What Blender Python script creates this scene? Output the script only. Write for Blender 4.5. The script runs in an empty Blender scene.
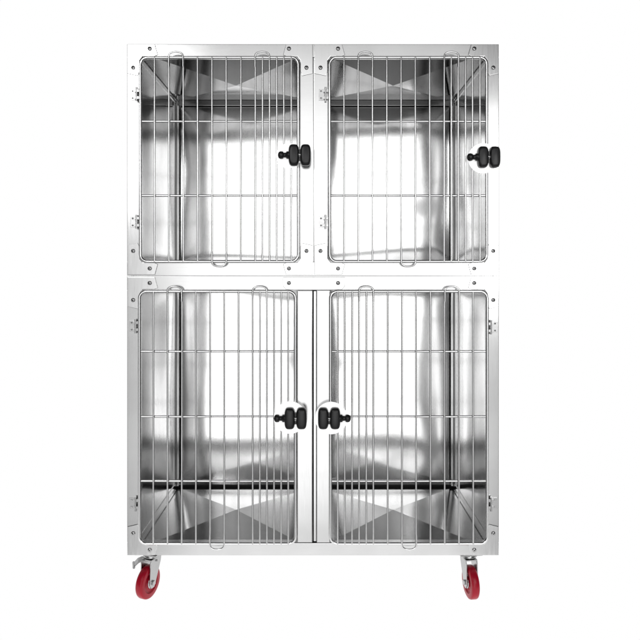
import bpy, math, random, bmesh
from mathutils import Vector, Matrix, noise
random.seed(4)
S=0.0035; GY=600.0; CY=272.0; D=2.12; DEPTH=0.62
def X(px): return (px-320.0)*S
def Z(py): return (GY-py)*S
scene=bpy.context.scene
# ---------------- materials ----------------
def steel(name, base, rough, streak=(1,1,60), rvar=0.12, bump=0.02, dirt=0.06):
    m=bpy.data.materials.new(name); m.use_nodes=True
    nt=m.node_tree; N=nt.nodes; L=nt.links; b=N["Principled BSDF"]
    b.inputs["Metallic"].default_value=1.0
    tc=N.new("ShaderNodeTexCoord"); mp=N.new("ShaderNodeMapping"); mp.inputs["Scale"].default_value=streak
    L.new(tc.outputs["Object"],mp.inputs["Vector"])
    n=N.new("ShaderNodeTexNoise"); n.inputs["Scale"].default_value=14; n.inputs["Detail"].default_value=5
    L.new(mp.outputs[0],n.inputs["Vector"])
    n2=N.new("ShaderNodeTexNoise"); n2.inputs["Scale"].default_value=3.0; n2.inputs["Detail"].default_value=4
    L.new(tc.outputs["Object"],n2.inputs["Vector"])
    mr=N.new("ShaderNodeMapRange"); mr.inputs[1].default_value=0.3; mr.inputs[2].default_value=0.7
    mr.inputs[3].default_value=rough-rvar/2; mr.inputs[4].default_value=rough+rvar/2
    L.new(n.outputs[0],mr.inputs[0]); L.new(mr.outputs[0],b.inputs["Roughness"])
    mc=N.new("ShaderNodeMapRange"); mc.inputs[1].default_value=0.3; mc.inputs[2].default_value=0.7
    mc.inputs[3].default_value=base*(1-dirt); mc.inputs[4].default_value=base*(1+dirt)
    L.new(n2.outputs[0],mc.inputs[0])
    cc=N.new("ShaderNodeCombineColor")
    for i in range(3): L.new(mc.outputs[0],cc.inputs[i])
    L.new(cc.outputs[0],b.inputs["Base Color"])
    if bump:
        bp=N.new("ShaderNodeBump"); bp.inputs["Strength"].default_value=bump; bp.inputs["Distance"].default_value=0.002
        L.new(n.outputs[0],bp.inputs["Height"]); L.new(bp.outputs[0],b.inputs["Normal"])
    return m
def plain(name,col,rough,metal=0.0,em=0.0,nb=0.1,spec=0.5):
    m=bpy.data.materials.new(name); m.use_nodes=True
    nt=m.node_tree; N=nt.nodes; L=nt.links; b=N["Principled BSDF"]
    b.inputs["Base Color"].default_value=(*col,1); b.inputs["Roughness"].default_value=rough; b.inputs["Metallic"].default_value=metal
    b.inputs["Specular IOR Level"].default_value=spec
    if em: 
        b.inputs["Emission Color"].default_value=(1,1,1,1); b.inputs["Emission Strength"].default_value=em
    if nb:
        tc=N.new("ShaderNodeTexCoord"); n=N.new("ShaderNodeTexNoise"); n.inputs["Scale"].default_value=180
        L.new(tc.outputs["Object"],n.inputs["Vector"])
        bp=N.new("ShaderNodeBump"); bp.inputs["Strength"].default_value=nb; bp.inputs["Distance"].default_value=0.001
        L.new(n.outputs[0],bp.inputs["Height"]); L.new(bp.outputs[0],b.inputs["Normal"])
    return m
M_frame_h=steel("brushed_steel_rail",0.66,0.22,(1,30,60),rvar=.08,bump=.008,dirt=.10)
M_frame_v=steel("brushed_steel_post",0.60,0.22,(60,30,1),rvar=.08,bump=.008,dirt=.12)
M_brk=steel("polished_steel_bracket",0.74,0.18,(20,20,1),rvar=.06,bump=0.003)
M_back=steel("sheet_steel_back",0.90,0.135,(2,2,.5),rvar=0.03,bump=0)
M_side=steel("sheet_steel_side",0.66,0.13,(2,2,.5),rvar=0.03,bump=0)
M_ceil=steel("sheet_steel_ceiling_shaded",0.19,0.07,(1,2,1),rvar=0.02,bump=0)  # darkened copy of the sheet steel, ceiling shade put into its colour
M_trim=steel("folded_steel_trim",0.30,0.22,(1,2,1),rvar=0.02,bump=0)
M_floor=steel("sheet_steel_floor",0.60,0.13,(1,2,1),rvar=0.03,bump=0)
M_wire=steel("steel_wire",0.80,0.22,(5,5,5),rvar=0.05,bump=0.0)
M_zinc=steel("zinc_plated_steel",0.50,0.26,(5,5,5),bump=.005)
M_screw=steel("screw_steel",0.55,0.25,(5,5,5),bump=0)
M_black=plain("black_plastic",(0.010,0.010,0.011),0.38)
M_gap_shade=plain("dark_recess_shade",(0.012,0.012,0.012),0.7)  # near-black colour standing in for shade in gaps and slots
M_white=plain("glowing_white_plastic",(0.9,0.9,0.9),0.5,em=0.6)  # emission whitens the latch discs, which are no lamps
M_red=plain("red_polyurethane",(0.44,0.004,0.022),0.32,spec=.35)
M_floorw=plain("glowing_white_backdrop",(0.0,0.0,0.0),0.9,em=1.0,nb=0,spec=0)  # black base, glow alone keeps it white and free of shadows
# ---------------- mesh builder ----------------
class MB:
    def __init__(s): s.v=[]; s.f=[]; s.m=[]; s.sm=[]
    def add(s,v,f,mi=0,smooth=False):
        o=len(s.v); s.v+= [Vector(p) for p in v]
        for q in f: s.f.append([i+o for i in q]); s.m.append(mi); s.sm.append(smooth)
    def wbox(s,x0,x1,y0,y1,z0,z1,mi=0):
        v=[(x,y,z) for x in (x0,x1) for y in (y0,y1) for z in (z0,z1)]
        s.add(v,[(0,1,3,2),(4,6,7,5),(0,4,5,1),(2,3,7,6),(0,2,6,4),(1,5,7,3)],mi)
    def box(s,px0,px1,py0,py1,y0,y1,mi=0): s.wbox(X(px0),X(px1),y0,y1,Z(py1),Z(py0),mi)
    def poly(s,pts,y0,y1,mi=0):
        n=len(pts); v=[(X(a),y0,Z(b)) for a,b in pts]+[(X(a),y1,Z(b)) for a,b in pts]
        f=[list(range(n)),list(range(2*n-1,n-1,-1))]+[[i,i+n,(i+1)%n+n,(i+1)%n] for i in range(n)]
        s.add(v,f,mi)
    def tube(s,path,r,closed=False,seg=10,mi=0):
        P=[Vector(p) for p in path]; n=len(P); rings=[]
        t0=(P[1]-P[0]).normalized(); up=Vector((0,1,0)) if abs(t0.y)<0.9 else Vector((1,0,0))
        for i in range(n):
            if closed: t=(P[(i+1)%n]-P[i-1]).normalized()
            else: t=(P[min(i+1,n-1)]-P[max(i-1,0)]).normalized()
            a=(up-t*up.dot(t)).normalized(); b=t.cross(a); up=a
            rings.append([P[i]+r*(a*math.cos(2*math.pi*k/seg)+b*math.sin(2*math.pi*k/seg)) for k in range(seg)])
        v=[p for R in rings for p in R]; f=[]
        for i in range(n if closed else n-1):
            j=(i+1)%n
            for k in range(seg): f.append((i*seg+k,i*seg+(k+1)%seg,j*seg+(k+1)%seg,j*seg+k))
        s.add(v,f,mi,True)
        if not closed: s.add(rings[0],[list(range(seg))],mi); s.add(rings[-1],[list(range(seg))],mi)
    def revolve(s,c,axis,prof,seg=32,mi=0):
        ax=Vector(axis).normalized(); a=ax.orthogonal().normalized(); b=ax.cross(a); c=Vector(c)
        v=[]; n=len(prof)
        for h,r in prof:
            for k in range(seg):
                t=2*math.pi*k/seg; v.append(c+ax*h+(a*math.cos(t)+b*math.sin(t))*max(r,1e-5))
        f=[(i*seg+k,i*seg+(k+1)%seg,(i+1)*seg+(k+1)%seg,(i+1)*seg+k) for i in range(n-1) for k in range(seg)]
        s.add(v,f,mi,True)
    def obj(s,name,mats,parent=None,bevel=0,label=None):
        lo=Vector([min(p[i] for p in s.v) for i in range(3)]); hi=Vector([max(p[i] for p in s.v) for i in range(3)])
        c=(lo+hi)/2
        me=bpy.data.meshes.new(name); me.from_pydata([p-c for p in s.v],[],s.f)
        for m in mats: me.materials.append(m)
        for p,mi,sm in zip(me.polygons,s.m,s.sm): p.material_index=mi; p.use_smooth=sm
        bm=bmesh.new(); bm.from_mesh(me); bmesh.ops.recalc_face_normals(bm,faces=bm.faces); bm.to_mesh(me); bm.free()
        o=bpy.data.objects.new(name,me); scene.collection.objects.link(o)
        place(o,c,parent)
        if bevel:
            b=o.modifiers.new("bevel","BEVEL"); b.width=bevel; b.segments=3; b.limit_method='ANGLE'; b.angle_limit=math.radians(40)
        if label: o["label"]=label
        return o
WORLD={}
def place(o,c,parent):
    WORLD[o.name]=Vector(c)
    if parent: o.parent=parent; o.location=Vector(c)-WORLD[parent.name]
    else: o.location=c
# ---------------- setting ----------------
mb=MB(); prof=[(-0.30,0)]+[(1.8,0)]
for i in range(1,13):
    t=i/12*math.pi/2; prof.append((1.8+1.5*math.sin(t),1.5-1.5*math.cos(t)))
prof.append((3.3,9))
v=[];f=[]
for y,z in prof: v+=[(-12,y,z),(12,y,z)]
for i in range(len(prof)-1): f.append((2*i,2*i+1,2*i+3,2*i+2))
mb.add(v,f,0,True); bd=mb.obj("backdrop",[M_floorw]); bd["kind"]="structure"; bd["label"]="self-glowing seamless white studio backdrop and floor"
# ---------------- cage root ----------------
root=bpy.data.objects.new("pet_cage",None); scene.collection.objects.link(root); root.empty_display_size=0.2
place(root,Vector((X(313),0.3,0)),None)
root["label"]="stainless steel veterinary cage bank, four wire doors, on red castors"
root["category"]="animal cage"
FT=0.028
def rail(a,b,c,d,mat,name="rail",dy=0.0,bv=0.0022):
    m=MB(); m.box(a,b,c,d,dy,FT); return m.obj(name,[mat],root,bv)
rail(127,499,44,57,M_frame_h); rail(127,499,262,275.7,M_frame_h,bv=.001); rail(127,499,276.0,290,M_frame_h,bv=.001); rail(127,499,543,555.5,M_frame_h)
for a,b in ((127,140),(487,499)):
    rail(a,b,57.2,261.8,M_frame_v,"post"); rail(a,b,290.2,542.8,M_frame_v,"post")
rail(300,313.4,57.2,261.8,M_frame_h,"post",bv=.0015); rail(313.8,328,57.2,261.8,M_frame_h,"post",bv=.0015)
rail(297,312.6,290.2,542.8,M_frame_v,"post",bv=.003)
rail(316.6,330,290.2,542.8,M_frame_v,"post",bv=.002)
m=MB(); m.box(311,319,289,544,0.018,0.026); m.obj("post_channel",[M_gap_shade],root)
m=MB(); m.box(313.6,316.2,291,542,0.005,0.018); m.obj("post_strip",[M_frame_v],root,0.001)
y0,y1=FT,FT+DEPTH
def shell(name,*a):
    m=MB(); m.wbox(*a); return m.obj(name,[M_frame_v],root,0.001)
shell("outer_side_panel",X(128),X(131),y0,y1+.01,Z(555),Z(44.5)); shell("outer_side_panel",X(495.5),X(498.5),y0,y1+.01,Z(555),Z(44.5))
shell("top_panel",X(131),X(495.5),y0,y1+.01,Z(47),Z(44.5)); shell("base_panel",X(131),X(495.5),y0,y1+.01,Z(555),Z(553.5))
shell("outer_back_panel",X(131),X(495.5),y1+.004,y1+.01,Z(553.5),Z(47))
shell("divider_panel",X(313),X(315),y0,y1,Z(552.5),Z(48)); shell("shelf_panel",X(131.5),X(313),y0,y1,Z(280),Z(272)); shell("shelf_panel",X(315),X(495),y0,y1,Z(280),Z(272))
def sheet(name,fn,mat,n=64,seed=0,amp=0.002,nrm=Vector((0,1,0)),bulge=0.0,fu=1.5,fw=1.5,pw=4):
    m=MB(); v=[]
    for j in range(n+1):
        for i in range(n+1):
            u,w=i/n,j/n; p=Vector(fn(u,w)); e=min(1,6*min(u,1-u,w,1-w)); e=e*e*(3-2*e)
            h=bulge*(1-abs(2*u-1)**pw)*(1-abs(2*w-1)**pw)+amp*e*noise.noise(Vector((u*fu+seed*7.3,w*fw+seed*3.1,seed)))
            v.append(p+nrm*h)
    f=[(j*(n+1)+i,j*(n+1)+i+1,(j+1)*(n+1)+i+1,(j+1)*(n+1)+i) for j in range(n) for i in range(n)]
    m.add(v,f,0,True); return m.obj(name,[mat],root)
def cross(name,xa,xb,z,mat,h):
    m=MB(); a,b=y0,y1; c=((xa+xb)/2,(a+b)/2,z+h)
    v=[(xa,a,z),(xb,a,z),(xb,b,z),(xa,b,z),c]
    m.add(v,[(0,1,4),(1,2,4),(2,3,4),(3,0,4)],0,False); return m.obj(name,[mat],root)
comps=[(133,312.5,48.5,268,1),(315.5,494,48.5,268,2),(133,312.5,284,553,3),(315.5,494,284,553,4)]
for (a,b,t,bo,sd) in comps:
    xa,xb,zt,zb=X(a),X(b),Z(t),Z(bo)
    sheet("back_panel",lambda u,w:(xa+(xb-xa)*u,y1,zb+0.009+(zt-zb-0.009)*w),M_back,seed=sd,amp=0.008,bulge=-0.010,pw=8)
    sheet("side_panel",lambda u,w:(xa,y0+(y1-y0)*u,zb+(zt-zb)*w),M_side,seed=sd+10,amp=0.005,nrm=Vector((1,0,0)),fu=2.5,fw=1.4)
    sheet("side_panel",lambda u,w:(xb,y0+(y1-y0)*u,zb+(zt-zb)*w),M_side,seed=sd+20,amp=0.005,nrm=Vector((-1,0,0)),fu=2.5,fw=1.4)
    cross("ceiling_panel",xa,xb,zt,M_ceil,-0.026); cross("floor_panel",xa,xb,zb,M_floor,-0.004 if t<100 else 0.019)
    m=MB(); m.wbox(xa,xb,y1-0.004,y1+0.002,zb+0.001,zb+0.010); m.obj("floor_gap_shade",[M_gap_shade],root)  # dark strip painting in the shadow line under the back wall
    m=MB()
    xo=xa if a<200 else xb; sg=1 if a<200 else -1
    q=[(xo,xo+sg*.004),(xo+sg*.004,xo+sg*.014)]
    m.wbox(min(q[0]),max(q[0]),y1-0.024,y1-0.001,zb+.011,zt-.004,1)
    m.wbox(min(q[1]),max(q[1]),y1-0.018,y1-0.013,zb+.011,zt-.026,0)
    m.wbox(min(xo,xo+sg*.003),max(xo,xo+sg*.003),y0,y1-0.036,zt-.018,zt-.004)
    m.wbox(min(xo,xo+sg*.003),max(xo,xo+sg*.003),y0,y1-0.036,zb+.012,zb+.028)
    m.wbox(xa+.015,xb-.015,y1-0.019,y1-0.013,zt-.026,zt-.002,1)
    m.obj("corner_trim",[M_side,M_trim],root,0.001)
# ---------------- brackets and screws ----------------
def screw_mesh():
    m=MB(); m.revolve((0,0,0),(0,-1,0),[(0,.0072),(.0012,.0072),(.003,.0058),(.0040,.003),(.0042,0)],24,0)
    for a in (0,math.pi/2):
        c,s_=math.cos(a+.5)*.0034,math.sin(a+.5)*.0034; w=.0008
        px,pz=-math.sin(a+.5)*w,math.cos(a+.5)*w
        v=[(c+px,-.0045,s_+pz),(c-px,-.0045,s_-pz),(-c-px,-.0045,-s_-pz),(-c+px,-.0045,-s_+pz)]
        v+=[(p[0],-.0035,p[2]) for p in v]
        m.add(v,[(0,1,2,3),(4,5,6,7),(0,1,5,4),(1,2,6,5),(2,3,7,6),(3,0,4,7)],1)
    m.revolve((0,0,0),(0,-1,0),[(-.0002,.0080),(.0003,.0080)],24,1)
    return m
scr=None
def bracket(pts,screws):
    global scr
    m=MB(); m.poly(pts,-0.0030,0.0); b=m.obj("corner_bracket",[M_brk],root,0.0014)
    for (px,py) in screws:
        if scr is None: o=screw_mesh().obj("screw",[M_screw,M_gap_shade],b); scr=o
        else: o=scr.copy(); scene.collection.objects.link(o)
        o.parent=b; c=Vector((X(px),-0.0052,Z(py))); WORLD[o.name]=c; o.location=c-WORLD[b.name]
        o.rotation_euler=(0,random.uniform(0,6.28),0)
L0,L1=127.6,139.6; R0,R1=487.4,498.4
def Lpl(xo,xi,xt,yo,yi,yt,sc):
    k=3*(1 if xt>xo else -1); q=4*(1 if yt>yo else -1)
    bracket([(xo,yo),(xt-k,yo),(xt,yi-q*.4),(xt-k*1.2,yi),(xi+k,yi),(xi,yi+q),(xi,yt-q*1.0),(xi-k*.6,yt),(xo,yt-q*.6)],sc)
Lpl(L0,L1,158,44.6,56.6,76,[(150,49),(133.5,68)])
Lpl(R1,R0,468,44.6,56.6,76,[(474,49),(493,68)])
Lpl(L0,L1,158,274.8,262.5,243,[(150,268.5),(133.5,251)])
Lpl(R1,R0,468,274.8,262.5,243,[(474,268.5),(493,251)])
Lpl(L0,L1,158,277,289.5,309,[(150,283),(133.5,300)])
Lpl(R1,R0,468,277,289.5,309,[(474,283),(493,300)])
Lpl(L0,L1,158,555,543.5,524,[(150,549.5),(133.5,533)])
Lpl(R1,R0,468,555,543.5,524,[(474,549.5),(493,533)])
Lpl(312.8,300.4,283,44.6,56.6,76,[(289,49),(306.5,68)]); Lpl(314.4,327.6,345,44.6,56.6,76,[(338,49),(320.5,68)])
Lpl(312.8,300.4,283,274.8,262.5,243,[(289,268.5),(306.5,251)]); Lpl(314.4,327.6,345,274.8,262.5,243,[(338,268.5),(320.5,251)])
bracket([(283,277),(345,277),(345,286),(342,289.5),(286,289.5),(283,286)],[(289,283),(338,283)])
# ---------------- doors ----------------
def rrect(a,b,t,bo,r,y,n=6):
    P=[]
    for cx,cy,s0 in ((b-r,bo-r,0),(a+r,bo-r,90),(a+r,t+r,180),(b-r,t+r,270)):
        for i in range(n+1):
            th=math.radians(s0+90*i/n); P.append((X(cx+r*math.cos(th)),y,Z(cy+r*math.sin(th))))
    return P
def dome(m,x0,x1,z0,z1,yf,yb,mi=0):
    n=28; cx,cz=(x0+x1)/2,(z0+z1)/2; a,b=abs(x1-x0)/2,abs(z1-z0)/2
    lv=[(0.0,1.0),(0.55,1.0),(0.8,.94),(0.93,.82),(1.0,.6)]
    v=[]
    for h,sc in lv:
        y=yb+(yf-yb)*h
        for k in range(n):
            t=2*math.pi*k/n; c,s_=math.cos(t),math.sin(t)
            v.append((cx+a*sc*math.copysign(abs(c)**.55,c),y,cz+b*(.3+.7*sc)*math.copysign(abs(s_)**.6,s_)))
    f=[(i*n+k,i*n+(k+1)%n,(i+1)*n+(k+1)%n,(i+1)*n+k) for i in range(len(lv)-1) for k in range(n)]
    o=len(lv)*n; f.append(tuple(range(n))); f.append(tuple(range(o-n,o)))
    m.add(v,f,mi,True)
def door(a,b,t,bo,hor,latch_side,hinge_ys,lx,ly,stem_dir,disc):
    m=MB(); yc=-0.0125
    m.tube(rrect(a+1,b-1,t+1,bo-1,7,yc),0.0053,True,14)
    for h in hor: m.tube([(X(a+1),yc+.004,Z(h)),(X(b-1),yc+.004,Z(h))],0.0040)
    n=11; st=(b-a-2)/n; xs=[a+1+st*i for i in range(1,n)]
    full=list(xs)
    if latch_side>0: full+=[xs[-1]+st/2,xs[-2]+st/2,xs[-3]+st/2]
    else: full+=[xs[0]-st/2,xs[0]+st/2,xs[1]+st/2]
    loops=[(xs[1],xs[2],-1),(xs[7],xs[8],-1),(xs[4],xs[5],1)]
    for x in full:
        j=random.uniform(-.25,.25)
        m.tube([(X(x+j),yc-.0035,Z(t+1)),(X(x),yc-.0035,Z(bo-1))],0.0032)
    for (p,q,d) in loops:
        P=[]; yy=(t+1) if d<0 else (bo-1); c=(p+q)/2; r=(q-p)/2; inn=10
        P.append((X(p),yc-.007,Z(yy-d*inn)))
        for i in range(9):
            th=math.pi*i/8; P.append((X(c-r*math.cos(th)),yc-.007,Z(yy+d*5.0*math.sin(th)**.7 if 0<i<8 else yy)))
        P.append((X(q),yc-.007,Z(yy-d*inn))); m.tube(P,0.0031)
    dr=m.obj("door",[M_wire],root)
    dr["label"]="steel wire grid door with black latch"
    hx=a if latch_side>0 else b; sg=-1 if latch_side>0 else 1
    for hy in hinge_ys:
        h=MB(); x1,x2=sorted((hx+sg*10,hx+sg*4.5)); h.box(x1,x2,hy-5.5,hy+5.5,-0.003,0.0)
        for dy in (-3.5,3.5):
            x1,x2=sorted((hx+sg*5.5,hx-sg*1.5)); h.box(x1,x2,hy+dy-1.3,hy+dy+1.3,-0.012,-0.003)
            h.revolve((X(hx+sg*7.5),-.003,Z(hy+dy)),(0,-1,0),[(0,.0032),(.001,.0030),(.002,0)],14,0)
        h.tube([(X(hx+sg*3),-.010,Z(hy-7)),(X(hx+sg*3),-.010,Z(hy+7))],0.0035)
        h.obj("hinge",[M_screw],dr,0.0004)
    g=MB(); g.revolve((X(disc[0]),-0.0205,Z(disc[1])),(0,-1,0),[(0,0),(0,disc[2]*S),(.002,disc[2]*S),(.0028,(disc[2]-.8)*S),(.003,0)],48)
    g.obj("latch_white_disc",[M_white],dr)  # white disc blanking the wires around the latch, with its own glow
    k=MB()
    for i in (0,1):
        x0=lx+i*11.6; dome(k,X(x0),X(x0+10.4),Z(ly-10.5),Z(ly+10.5),-0.050,-0.024)
    k.box(lx+8,lx+14,ly-5.5,ly+5.5,-0.040,-0.024)
    if stem_dir<0: sx=lx+1; dd=-1
    else: sx=lx+21; dd=1
    k.revolve((X(sx),-0.034,Z(ly)),(dd,0,0),[(-.004,.014),(.010,.013),(.012,.009),(.020,.0085),(.022,.0125),(.030,.0135),(.036,.011),(.039,.006),(.040,0)],24)
    k.revolve((X(lx+11),-0.040,Z(ly)),(0,-1,0),[(0,.0075),(.006,.007),(.007,0)],20,1)
    k.obj("latch",[M_black,M_zinc],dr)
door(140.5,299.5,57.8,262.5,(122,196),1,(95,222),289,157,-1,(289,157,12.5))
door(328.5,486.8,57.8,262.5,(122,196),1,(95,222),475,159,-1,(481.5,159.5,15))
door(139.5,296.5,290.2,543,(351,416,480),1,(326,503),285,416,-1,(290.5,416,16))
door(329.5,487.2,290.2,543,(351,416,480),-1,(327,503),318,416,1,(331,416.5,16))
# ---------------- castors ----------------
def castor(px,yaw,brake,yy):
    cx=X(px); cw=Matrix.Rotation(yaw,4,'Z')
    R=0.0555; zt=Z(555.5)
    def tr(mb_):
        mb_.v=[ (cw@p)+Vector((cx,yy,0)) for p in mb_.v ]; return mb_
    f=MB()
    f.wbox(-.040,.040,-.034,.034,zt-.006,zt-.0005,0)
    f.revolve((0,0,zt-.006),(0,0,-1),[(0,.026),(.004,.030),(.010,.031),(.012,.027),(.014,.024),(.018,.0)],32,0)
    off=0.024; hw=.0195
    for s_ in (-1,1):
        x=s_*hw; t=.0018
        pts=[(-.026,zt-.020),(.030,zt-.020),(.036,zt-.03),(off+.017,R-.004),(off+.008,R-.018),(off-.008,R-.018),(off-.017,R-.002),(-.022,zt-.04)]
        v=[(x-t,a,b) for a,b in pts]+[(x+t,a,b) for a,b in pts]; n=len(pts)
        f.add(v,[list(range(n)),list(range(n,2*n))]+[(i,(i+1)%n,(i+1)%n+n,i+n) for i in range(n)],0)
    f.wbox(-hw-.0018,hw+.0018,-.028,.033,zt-.0235,zt-.0195,0)
    f.revolve((-hw-.008,off,R),(1,0,0),[(0,0),(0,.009),(.006,.009),(.006,.005),(2*hw+.010,.005),(2*hw+.010,.009),(2*hw+.016,.009),(2*hw+.016,0)],6,0)
    fo=tr(f).obj("castor",[M_zinc],root,0.0008,label="steel swivel castor with red wheel"+(" and brake pedal" if brake else ""))
    w=MB(); h=.0140
    w.revolve((-h,off,R),(1,0,0),[(0,R*.66),(0,R*.90),(.002,R*.97),(.006,R),(2*h-.006,R),(2*h-.002,R*.97),(2*h,R*.90),(2*h,R*.66)],48,0)
    for q in (-1,1):
        w.revolve((q*h,off,R),(-q,0,0),[(0,R*.66),(.005,R*.62),(.006,R*.36),(-.001,R*.32),(-.002,.006),(-.002,0)],48,0)
        w.revolve((q*(h+.0025),off,R),(-q,0,0),[(0,0),(0,R*.36),(.002,R*.36)],24,1)
    tr(w).obj("wheel",[M_red,M_zinc],fo)
    if brake:
        b=MB()
        pts=[(.0,zt-.028),(.052,zt-.020),(.066,zt-.024),(.080,zt-.038),(.080,zt-.042),(.064,zt-.029),(.052,zt-.025),(.0,zt-.033)]
        v=[(-.016,a,c) for a,c in pts]+[(.016,a,c) for a,c in pts]; n=len(pts)
        b.add(v,[list(range(n)),list(range(n,2*n))]+[(i,(i+1)%n,(i+1)%n+n,i+n) for i in range(n)],0)
        b.tube([(-.020,.080,zt-.040),(.020,.080,zt-.040)],.0045)
        cw2=Matrix.Rotation(yaw-math.radians(50),4,'Z')
        b.v=[(cw2@p)+Vector((cx+.018,yy,0)) for p in b.v]
        b.obj("brake_pedal",[M_trim],fo,0.0008)
castor(149,math.radians(159),True,0.040)
castor(471,math.radians(187),False,0.040)
castor(152,math.radians(20),False,y1-0.05)
castor(474,math.radians(-15),False,y1-0.05)
# ---------------- light ----------------
w=bpy.data.worlds.new("World"); scene.world=w; w.use_nodes=True
nt=w.node_tree; N=nt.nodes; L=nt.links; bg=N["Background"]
tc=N.new("ShaderNodeTexCoord"); sp=N.new("ShaderNodeSeparateXYZ"); L.new(tc.outputs["Generated"],sp.inputs[0])
def ramp(out,stops,mx=-1,Mx=1):
    mr=N.new("ShaderNodeMapRange"); mr.inputs[1].default_value=mx; mr.inputs[2].default_value=Mx; L.new(out,mr.inputs[0])
    r=N.new("ShaderNodeValToRGB"); r.color_ramp.interpolation='EASE'
    e=r.color_ramp.elements
    while len(e)>1: e.remove(e[-1])
    e[0].position=(stops[0][0]+1)/2; e[0].color=(stops[0][1],)*3+(1,)
    for p,c in stops[1:]:
        q=e.new((p+1)/2); q.color=(c,c,c,1)
    L.new(mr.outputs[0],r.inputs[0]); return r.outputs[0]
rx=ramp(sp.outputs[0],[(-1,.03),(-.5,.05),(-.36,.16),(-.30,.34),(-.265,.28),(-.21,.95),(-.03,1),(.0,.75),(.05,1),(.19,.95),(.26,.26),(.29,.36),(.35,.15),(.5,.05),(1,.03)])
rz=ramp(sp.outputs[2],[(-1,.1),(-.55,.2),(-.46,.33),(-.40,.55),(-.32,1),(-.2,.9),(-.1,1),(.12,1),(.22,.95),(.30,.6),(.36,.32),(.45,.12),(.7,.05),(1,.05)])
ml=N.new("ShaderNodeMath"); ml.operation='MULTIPLY'; L.new(rx,ml.inputs[0]); L.new(rz,ml.inputs[1])
ms=N.new("ShaderNodeMath"); ms.operation='MULTIPLY'; ms.inputs[1].default_value=2.2; L.new(ml.outputs[0],ms.inputs[0])
ry=N.new("ShaderNodeMapRange"); ry.inputs[1].default_value=0.0; ry.inputs[2].default_value=0.3; L.new(sp.outputs[1],ry.inputs[0])
mx=N.new("ShaderNodeMix"); mx.data_type='FLOAT'; L.new(ry.outputs[0],mx.inputs[0]); L.new(ms.outputs[0],mx.inputs[2]); mx.inputs[3].default_value=1.0
L.new(mx.outputs[0],bg.inputs[1]); bg.inputs[0].default_value=(1,1,1,1)
def area(loc,tgt,sx,sy,e):
    l=bpy.data.lights.new("added_softbox","AREA"); l.shape='RECTANGLE'; l.size=sx; l.size_y=sy; l.energy=e  # unseen lamps added for highlights on the wires
    o=bpy.data.objects.new("added_softbox",l); scene.collection.objects.link(o); o.location=loc
    o.rotation_euler=(Vector(tgt)-Vector(loc)).to_track_quat('-Z','Y').to_euler()
area((-1.5,-2.6,2.3),(0,0,1),0.7,1.2,14)
area((1.4,-2.6,1.6),(0,0,1),0.6,1.4,12)
# ---------------- camera ----------------
cam=bpy.data.cameras.new("camera"); co=bpy.data.objects.new("camera",cam); scene.collection.objects.link(co)
co.location=(0,-D,Z(CY)); co.rotation_euler=(math.radians(90),0,0)
cam.sensor_width=36; cam.lens=36*D/(640*S); cam.shift_y=-(320-CY)/640; cam.clip_end=100
scene.camera=co
scene.view_settings.view_transform='Standard'; scene.view_settings.look='None'; scene.view_settings.exposure=0
